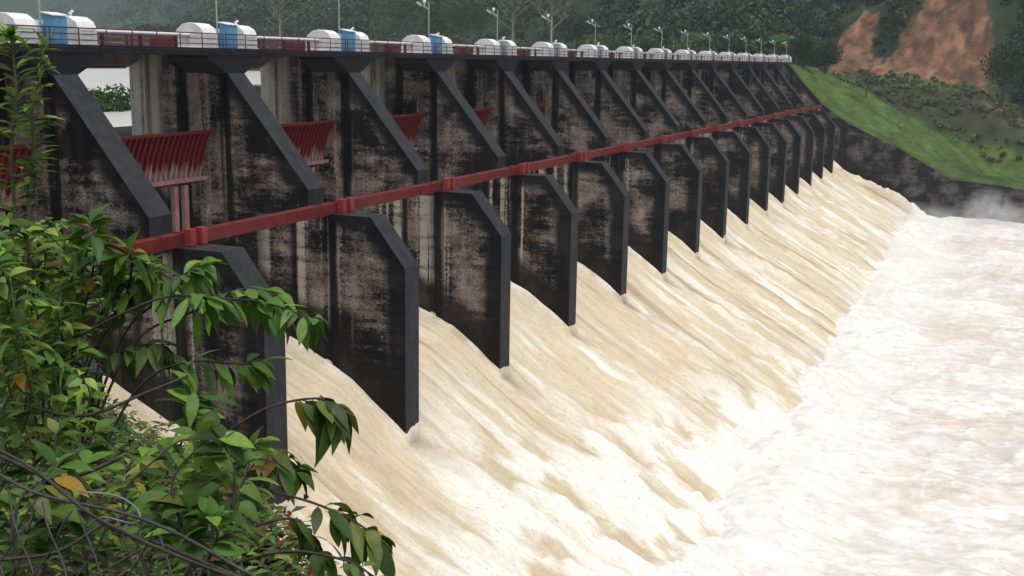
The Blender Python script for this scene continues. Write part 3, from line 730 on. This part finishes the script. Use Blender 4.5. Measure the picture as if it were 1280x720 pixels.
br = [
 B([(60, 640, 3.4), (57, 455, 3.3), (110, 415, 3.2), (175, 382, 3.1), (215, 370, 3.1), (252, 371, 3.0), (330, 378, 3.0), (390, 398, 2.95)], 20, start=.66, cols=BG),
 B([(70, 640, 3.5), (85, 470, 3.4), (110, 370, 3.3), (120, 305, 3.2), (112, 280, 3.2)], 26, start=.5, cols=BG),
 B([(70, 640, 3.6), (110, 460, 3.5), (150, 390, 3.4), (165, 335, 3.3), (160, 318, 3.2)], 26, start=.45, cols=BG),
 B([(80, 640, 3.5), (150, 430, 3.4), (200, 375, 3.3), (228, 345, 3.2), (250, 332, 3.2)], 20, start=.5, cols=BG),
 B([(80, 640, 3.4), (160, 440, 3.3), (240, 390, 3.2), (300, 362, 3.1), (345, 366, 3.1)], 22, start=.5, cols=BG),
 B([(60, 620, 3.6), (40, 480, 3.6), (50, 380, 3.5), (60, 300, 3.4)], 26, start=.4, cols=BG),
 B([(90, 640, 3.6), (110, 520, 3.5), (140, 450, 3.4), (190, 430, 3.3), (215, 445, 3.3)], 16, start=.5, cols=DG),
 B([(100, 640, 3.4), (150, 520, 3.3), (190, 470, 3.2), (240, 452, 3.1), (300, 455, 3.1), (325, 452, 3.1)], 15, start=.55, cols=BG),
 B([(60, 640, 3.9), (70, 480, 3.8), (95, 400, 3.7), (105, 340, 3.6), (90, 300, 3.5)], 24, start=.4, cols=BG),
 B([(100, 640, 3.7), (130, 420, 3.6), (165, 380, 3.5), (180, 345, 3.4), (178, 335, 3.4)], 20, start=.5, cols=BG),
 B([(70, 640, 3.7), (100, 480, 3.6), (130, 400, 3.5), (160, 350, 3.4), (200, 340, 3.3)], 22, start=.4, cols=DG)]
shrub('leafy_shrub', 'large leafy shrub with drooping green leaves spreading in front of the nearest piers', 'shrub', br)
br = [
 B([(150, 610, 3.0), (250, 562, 2.9), (330, 512, 2.8), (395, 498, 2.8), (415, 510, 2.8)], 11, .10, start=.62, cols=DG),
 B([(130, 690, 3.0), (230, 592, 2.9), (320, 610, 2.8), (390, 628, 2.7), (440, 650, 2.7), (472, 672, 2.7)], 18, .092, start=.62, cols=DG),
 B([(150, 660, 3.1), (200, 590, 3.0), (290, 560, 2.9), (345, 565, 2.8), (370, 590, 2.8)], 14, .095, start=.5, cols=DG),
 B([(200, 700, 2.8), (310, 660, 2.7), (370, 650, 2.7), (400, 690, 2.7)], 8, .09, start=.6, cols=DG),
 B([(160, 690, 3.1), (200, 610, 3.1), (232, 540, 3.0), (243, 490, 3.0)], 9, .09, start=.5, cols=BG),
 B([(250, 720, 2.7), (350, 690, 2.6), (430, 700, 2.6), (470, 722, 2.6)], 6, .07, start=.6, cols=DG)]
shrub('arching_shrub', 'dark leafy shrub arching out over the pale water at bottom centre left', 'shrub', br)
# small-leaved creeper at the left edge
YG = [(.24, .36, .055), (.155, .28, .042), (.31, .41, .08), (.10, .20, .036)]
br = []
for k in range(70):
    x1 = random.uniform(-25, 105); y1 = random.uniform(262, 520); x1 -= max(0, 330 - y1) * .5; d = random.uniform(3.0, 4.4)
    x0 = x1 + random.uniform(-45, 30); y0 = y1 + random.uniform(60, 170); xm = (x0 + x1) / 2 + random.uniform(-25, 25)
    br.append(dict(path=[(x0, y0, d), (xm, y0 * .45 + y1 * .55, d - random.uniform(0, .3)), (x1, y1, d - random.uniform(.1, .5))], n=random.randint(12, 24), L=random.uniform(.040, .068), r0=.0035, r1=.0014, start=.1, droop=random.uniform(.1, .7), cols=random.choice([YG, YG, BG]), W=.5, ends=4, jit=2.2))
shrub('creeper', 'bushy small-leaved yellow-green creeper massed at the left edge', 'creeper', br, stemmat='greenstem')
br = [dict(path=[(12, 420, 3.2), (20, 300, 3.2), (14, 200, 3.15), (20, 120, 3.1), (15, 60, 3.1), (12, 45, 3.1)], n=70, L=.06, r0=.006, r1=.002, start=.25, droop=.2, cols=YG, W=.30, ends=6),
      dict(path=[(30, 420, 3.2), (34, 300, 3.2), (42, 190, 3.15), (40, 140, 3.1), (50, 100, 3.1), (55, 62, 3.1)], n=56, L=.06, r0=.006, r1=.002, start=.3, droop=.2, cols=YG, W=.30, ends=6),
      dict(path=[(38, 380, 3.2), (36, 260, 3.2), (28, 215, 3.2), (45, 200, 3.2)], n=12, L=.06, r0=.005, r1=.002, start=.3, droop=.2, cols=YG, W=.4, ends=4)]
shrub('tall_sprig', 'tall thin sprigs with narrow pale leaves rising past the white covers at left', 'plant', br, stemmat='greenstem')
br = []
for k in range(38):
    x0 = random.uniform(-10, 290); y0 = random.uniform(600, 740); d = random.uniform(2.0, 3.0)
    br.append(dict(path=[(x0, y0 + 30, d), (x0 + random.uniform(-20, 30), y0 - 30, d), (x0 + random.uniform(-40, 60), y0 - random.uniform(40, 90), d)], n=14, L=random.uniform(.045, .075), r0=.0035, r1=.0015, start=.2, droop=.4, cols=random.choice([BG, BG, DG, GREENS]), W=.5, ends=4))
shrub('low_shrub', 'low green shrub growing up behind the sagging wire fence', 'shrub', br)
# red leaf patch
rd = MB(); base = at(225, 655, 4.8)
for k in range(90):
    p = base + Vector((random.gauss(0, .22), random.gauss(0, .22), random.uniform(-.05, .12)))
    rd.leaf(p, rv(), Vector((0, 0, 1)) + rv() * .5, random.uniform(.03, .07), .025, random.choice([(.22, .03, .03), (.15, .05, .035), (.28, .05, .06), (.10, .04, .03)]), .3, 4)
tag(rd.build('red_leaves', M['leaf'], None, True, True), 'patch of reddish withered leaves among the undergrowth behind the wire fence', 'leaves')
# ------------------------------------------------------------------ wire fence
fr = empty('wire_fence', at(120, 700, 1.5))
A0, A1 = at(-80, 520, 1.75), at(400, 748, 1.25); along = (A1 - A0); Lf = along.length; ah = along / Lf
down = Vector((0.05, -.22, -1)).normalized()
def fp(u, v, w=0):
    sag = .03 * math.sin(u * 5.1) + .018 * math.sin(u * 11 + v * 7)
    return A0 + ah * u + down * (v + sag) + ah.cross(down) * (w + .006 * math.sin(v * 9 + u * 6)) - fr.location
wm = MB(); pitch = .075
for fam in (1, -1):
    for k in range(-14, int(Lf / pitch) + 14):
        pts = []
        for j in range(0, 41):
            v = .01 + j * .014; u = k * pitch + fam * v * .62
            if -.15 < u < Lf + .15: pts.append(fp(u, v, .003 * math.sin(j * .8 + k)))
        if len(pts) > 2: wm.tube(pts, .0013, 4)
wm.build('wire_mesh', M['wire'], fr, True)
tw = MB(); tw.tube([fp(u, .0, 0) for u in np.linspace(-.1, Lf + .1, 30)], .0022, 5); tw.build('top_wire', M['wire'], fr, True)
for k in (1, 4):
    t = MB(); u = .2 + k * .15; pts = [fp(u - .06, -.02 + .006 * k, .01), fp(u, -.014, .02), fp(u + .05, -.004, .012), fp(u + .055, .01, .004), fp(u, .012, .0), fp(u - .03, .03, 0)]
    t.tube(smooth_path(pts, 4), .0013, 4); t.build('wire_end', M['wireend'], fr, True)
tag(fr, 'sagging dark chain-link wire fence overgrown with stems at bottom left', 'fence')
vr = MB()
for path, r in [([(-30, 548, 1.72), (40, 585, 1.62), (110, 640, 1.5), (170, 672, 1.42), (230, 698, 1.36), (330, 735, 1.28)], .0022), ([(-20, 560, 1.75), (60, 600, 1.6), (130, 655, 1.5), (200, 680, 1.42), (300, 722, 1.3)], .0024),
                ([(-20, 625, 2.2), (60, 605, 2.2), (110, 590, 2.2), (150, 572, 2.2)], .0042), ([(0, 700, 2), (70, 690, 2), (130, 655, 2.0), (170, 640, 2)], .003),
                ([(150, 640, 2.4), (210, 625, 2.4), (260, 650, 2.4), (330, 605, 2.4)], .0028), ([(120, 720, 2), (170, 690, 2), (230, 660, 2.1), (320, 612, 2.3)], .002), ([(10, 500, 3), (100, 520, 2.9), (180, 492, 2.9), (235, 470, 2.9)], .004)]:
    vr.tube(smooth_path([at(*p) for p in path], 6), r, 5)
tag(vr.build('dead_vines', M['stem'], None, True), 'tangle of bare dead vine stems draped along the wire fence', 'vines')

# ------------------------------------------------------------------ trees
def crown_faces(mb, c, rad, n, size, col, lobes=7, squash=.8, low=-.5):
    c = Vector(c); cs = []
    for k in range(lobes):
        v = rv().normalized(); v.z = abs(v.z) * 1.1 + low * .6; cs.append((c + Vector((v.x, v.y, v.z * squash)) * rad * random.uniform(.35, .65), rad * random.uniform(.38, .62), random.uniform(.7, 1.3)))
    for k in range(n):
        lc, lr, lt = random.choice(cs); d = rv()
        while d.length > 1 or d.length < .2: d = rv()
        d.normalize(); p = lc + Vector((d.x, d.y, d.z * squash)) * lr * random.uniform(.7, 1.05)
        nn = (d + rv() * .8).normalized(); a = nn.orthogonal().normalized(); b = nn.cross(a); s = size * random.uniform(.5, 1.3)
        an = random.uniform(0, 6.28); a, b = a * math.cos(an) + b * math.sin(an), b * math.cos(an) - a * math.sin(an)
        q = [p + a * s * random.uniform(.6, 1.1), p + b * s * random.uniform(.3, .8), p - a * s * random.uniform(.5, 1), p - b * s * random.uniform(.3, .8)]
        mb.add(q, [(0, 1, 2, 3)], hsv(col, lt * random.uniform(.75, 1.25)))
def tree(px, py_top, py_base, dist, label, col, width=None, n=900, size=.45, name='tree', bare=False, trunk=.35, group=None):
    top = at(px, py_top, dist); base = at(px, py_base, dist); base = Vector((base.x, base.y, base.z)); H = (top - base).length
    r = empty(name, base); W = width or H * .35
    t = MB(); ctr = Vector((0, 0, H * .62))
    t.tube([(0, 0, -1.5), (.05 * H * .3, 0, H * .3), (0, .02 * H, H * .62), (0, 0, H * .9)], [H * .028, H * .022, H * .014, H * .004], 7)
    f = MB()
    for k in range(9 if not bare else 16):
        a = k * 2.4; h = H * (.3 + .05 * (k % 9)) if not bare else H * random.uniform(.3, .85); e = Vector((math.cos(a) * W * .75, math.sin(a) * W * .75, h + H * .22))
        mid_ = Vector((math.cos(a) * W * .3, math.sin(a) * W * .3, h + H * .08)); t.tube([(0, 0, h), mid_, e], [H * .010, H * .007, H * .0025], 5)
        if bare and k >= 0:
            for j in range(4):
                q = mid_.lerp(e, random.random()); e2 = q + Vector((random.uniform(-1, 1), random.uniform(-1, 1), random.uniform(.3, 1.2))) * W * .35; t.tube([q, e2], [H * .004, H * .0015], 4)
                crown_faces(f, e2, W * .3, int(n / 40), size, col, 2)
    if not bare: crown_faces(f, Vector((0, 0, H * .52)), W * 1.05, int(n * 1.5), size, col, 13, min(1.5, H * .46 / W), -.75)
    t.build('trunk', M['palebark'] if bare else M['bark'], r, True); f.build('crown', M['farleaf'], r, False, True)
    return tag(r, label, 'tree', group)
dg = (.034, .068, .030); mg = (.070, .135, .045); bg = (.125, .23, .045); og = (.11, .135, .065)
tree(1004, 38, 92, 300, 'dark rounded tree standing at the far end of the dam above the end wall', dg, 4.6, 1100)
tree(1030, 42, 92, 310, 'dark tree on the grass just right of the far end of the dam', dg, 4.2, 1000)
tree(980, 36, 80, 315, 'bright green round tree just behind the farthest white hoist covers', bg, 5.0, 1000)
tree(1083, 84, 114, 297, 'small sparse tree standing alone on the crest of the grass slope', (.05, .062, .035), 3.6, 260, .3)
tree(1252, 34, 126, 290, 'tall green tree at the right of the bare landslide scar', (.040, .080, .034), 5.2, 1500)
tree(1285, 45, 128, 285, 'green tree cut by the right edge below the hill', (.034, .070, .030), 5.0, 1300)
tree(870, 34, 72, 330, 'bright green rounded tree behind the lamp posts in the middle of the dam', bg, 6.5, 1000)
tree(915, 33, 74, 328, 'mid green spreading tree behind the far hoist covers', (.055, .115, .03), 6.5, 1000)
tree(808, 40, 70, 335, 'dark green bush-like tree behind the lamp posts left of the bright tree', mg, 5.0, 800)
tree(760, 40, 70, 335, 'small bright green tree beside the lamp post left of centre', (.06, .125, .03), 4.6, 800)
tree(688, -22, 68, 345, 'pale bare-branched tall tree with thin foliage behind the dam', og, 9, 900, .4, bare=True)
tree(640, -15, 66, 350, 'bare-branched tree left of the palest tall tree', (.06, .09, .04), 7.5, 900, .4, bare=True)
tree(580, -30, 64, 360, 'mid green tall tree with pale trunk showing behind the dam', (.055, .100, .042), 8.5, 1500, .5)
tree(500, -25, 62, 365, 'broad green tree behind the third blue cabin', (.050, .098, .040), 10, 1800, .55)
tree(545, 0, 62, 372, 'green tree between two taller broad trees behind the bridge', (.042, .085, .036), 7, 1200, .5)
tree(350, -10, 60, 430, 'pale slender bare trunked tree in the haze behind the second gate opening', (.06, .085, .05), 8, 700, .5, bare=True)
tree(250, 18, 58, 480, 'dark bushy tree on the far shore behind the second blue cabin', (.026, .048, .022), 12, 1200, .7)
tree(200, 26, 57, 500, 'dark low tree on the far shore between the first two cabins', (.024, .046, .024), 13, 1200, .7)
tree(310, 24, 58, 470, 'dull green round tree on the shore right of the second cabin', (.042, .080, .034), 10, 1100, .6)
tree(410, 15, 60, 410, 'dark green tree rising behind the third pair of hoist covers', (.030, .060, .030), 9, 1200, .55)
tree(720, 5, 68, 360, 'dark leaning tree between the bare tall tree and the lamp post', (.030, .058, .030), 8, 1100, .5)
# bushes on the reservoir side, seen through the nearest opening
def bush(px, pt, pb, d, w, label):
    b = at(px, pb, d); t = at(px, pt, d); r = empty('waterside_bush', b); f = MB(); H = (t - b).length
    crown_faces(f, (0, 0, H * .4), w, 2200, .26, (.048, .105, .026), 10, H * .75 / w, -.3)
    for k in range(5): 
        pass
    f.build('foliage', M['farleaf'], r, False, True)
    s = MB()
    for k in range(5): s.tube([(0, 0, -1.2), (random.uniform(-.5, .5) * w, random.uniform(-.4, .4) * w, H * .5)], [.08, .03], 5)
    s.build('stems', M['bark'], r, True); return tag(r, label, 'bush')
bush(112, 114, 158, 128, 4.0, 'rounded green bush on the reservoir shore seen through the nearest opening at its left')
bush(148, 113, 158, 130, 4.2, 'green bush on the reservoir shore beside the pale pier column in the nearest opening')
bush(325, 108, 130, 170, 2.6, 'green bush on the reservoir shore seen through the second opening')
bm_ = MB(); bm_.tube([(-63, -8, -6.6), (-63, 60, -6.6), (-63, 225, -6.6)], 1.0, 8); tag(bm_.build('dark_strip', M['black'], None, True), 'low dark strip on the reservoir glimpsed below the bush in the nearest opening', 'boom')  # plain black tube added to give the dark strip on the water
# forest mass on the hills
fo = MB(); cnt = 0
while cnt < 3200:
    az = random.uniform(-3, 52); a = math.radians(az); d = (random.uniform(300, 1000) if random.random() < .7 else random.uniform(600, 1350)) if az > 12 else random.uniform(305, 460)
    x, y = -math.sin(a) * d, math.cos(a) * d - 46.7
    if y < float(shore(np.array(x))) + (12 if x < -56 else 18): continue
    if x > -56 and y < 301: continue
    if in_poly(np.array([x]), np.array([y]), [(-52, 296), (1, 296), (1, 322), (-7, 352), (-27, 352), (-34, 341), (-52, 341)])[0] and not (-34.5 < x < -31 and y > 318): continue
    z = float(terr(np.array([float(x)]), np.array([float(y)]))[0]); R = random.uniform(3.0, 6.2) * (.55 if x > -62 else 1) * (1 + max(0, d - 400) / 700)
    if (z - 0) / d > .16: continue
    g = random.choice([(.040, .076, .034), (.054, .098, .042), (.032, .062, .034), (.070, .118, .046), (.046, .080, .046), (.075, .095, .055)])
    crown_faces(fo, (x, y, z + R * .8), R, int(70 + 20000 / d), R * .16 + .12, hsv(g, random.uniform(.55, 1.6)), 4, 1.15, -.3); cnt += 1
struct(fo.build('forest', M['farleaf'], None, False, True), 'stuff')

# low scrub on the valley side beyond the grass slope
sc = MB()
for k in range(480):
    x = random.uniform(-50, 14); y = random.uniform(262, 300)
    if random.random() < .18: y = random.uniform(236, 262)
    z = float(terr(np.array([x]), np.array([y]))[0]); R = random.uniform(.5, 1.5) * (1 if y > 262 else .25)
    crown_faces(sc, (x, y, z + R * .3), R, 26, R * .4, hsv(random.choice([(.11, .13, .055), (.13, .12, .07), (.12, .10, .065), (.12, .18, .055)]), random.uniform(.6, 1.2)), 3, .7, -.2)
for k in range(420):
    x = random.uniform(-58, 12); y = random.uniform(302, 352)
    if any(in_poly(np.array([x]), np.array([y]), pl)[0] for pl in ([(-50, 298), (-34, 298), (-34, 308), (-38, 320), (-36, 335), (-43, 338), (-51, 316)], [(-35, 298), (-2, 298), (-1, 316), (-6, 327), (-10, 348), (-24, 348), (-28, 325), (-34, 312)])): continue
    z = float(terr(np.array([x]), np.array([y]))[0]); R = random.uniform(1.0, 2.6)
    crown_faces(sc, (x, y, z + R * .4), R, 50, R * .28, hsv(random.choice([(.045, .085, .035), (.060, .10, .04), (.036, .066, .032)]), random.uniform(.6, 1.2)), 3, .9, -.2)
struct(sc.build('scrub', M['farleaf'], None, False, True), 'stuff')
# ------------------------------------------------------------------ spray
def mist(c, r, sq, dens):
    mt = bpy.data.materials.new('spray'); mt.use_nodes = True; nt = mt.node_tree; nt.nodes.remove(nt.nodes['Principled BSDF'])
    v = nt.nodes.new('ShaderNodeVolumePrincipled'); v.inputs['Color'].default_value = (.95, .95, .95, 1)
    tc = nt.nodes.new('ShaderNodeTexCoord'); n = noise(nt, tc.outputs['Object'], 3.6, 4, .65)
    g = nt.nodes.new('ShaderNodeTexGradient'); g.gradient_type = 'SPHERICAL'; nt.links.new(tc.outputs['Object'], g.inputs[0])
    k = math_(nt, 'MULTIPLY', ramp(nt, g.outputs['Fac'], [(.0, 0), (.6, 1)]), ramp(nt, n, [(.38, .05), (.64, 1)]))
    nt.links.new(math_(nt, 'MULTIPLY', k, dens), v.inputs['Density'])
    nt.links.new(v.outputs[0], nt.nodes['Material Output'].inputs['Volume'])
    mb = MB(); mb.ball((0, 0, 0), 1, 16, 1); o = mb.build('spray_mist', mt, None, True); o.location = c; o.scale = (r, r * .8, r * sq)
    return struct(o, 'stuff')
mist((-1, 222, -31.5), 6.5, .95, .20)
mist((7, 220, -33), 11, .45, .10)
for k, y in enumerate((8, 40, 75, 115, 160, 205)):
    mist((-14.5, y, -33.2), 10 + .05 * y, .26, .06)
# ------------------------------------------------------------------ haze
hz = MB(); hz.box((-1900, -420, -48), (940, 1950, 300))
mt = bpy.data.materials.new('haze_air'); mt.use_nodes = True; nt = mt.node_tree; nt.nodes.remove(nt.nodes['Principled BSDF'])
v = nt.nodes.new('ShaderNodeVolumePrincipled'); v.inputs['Color'].default_value = (.74, .86, .96, 1); v.inputs['Density'].default_value = .00016; v.inputs['Anisotropy'].default_value = .2
nt.links.new(v.outputs[0], nt.nodes['Material Output'].inputs['Volume'])
struct(hz.build('haze', mt), 'stuff')

# ------------------------------------------------------------------ light
w = bpy.data.worlds.new('World'); scene.world = w; w.use_nodes = True; nt = w.node_tree
bgn = nt.nodes['Background']; sky = nt.nodes.new('ShaderNodeTexSky'); sky.sky_type = 'NISHITA'; sky.sun_disc = False
SD = Vector((.22, -.16, 1.0)).normalized()
sky.sun_elevation = math.asin(SD.z); sky.sun_rotation = math.atan2(SD.x, SD.y); sky.air_density = 1.0; sky.dust_density = 4.0; sky.ozone_density = 1.0
hs = nt.nodes.new('ShaderNodeHueSaturation'); hs.inputs['Saturation'].default_value = .35
nt.links.new(sky.outputs[0], hs.inputs['Color']); nt.links.new(hs.outputs[0], bgn.inputs['Color']); bgn.inputs['Strength'].default_value = .15
sl = bpy.data.lights.new('sun', 'SUN'); sl.energy = 1.6; sl.angle = math.radians(25); sl.color = (1, .97, .92)
so = bpy.data.objects.new('sun', sl); COL.objects.link(so); so.rotation_euler = SD.to_track_quat('Z', 'Y').to_euler()
vs = scene.view_settings; vs.view_transform = 'Standard'; vs.look = 'None'; vs.gamma = 1; vs.use_curve_mapping = False; vs.exposure = .06
cy_ = scene.cycles; cy_.use_denoising = True; cy_.max_bounces = 6; cy_.volume_bounces = 1; cy_.transparent_max_bounces = 8
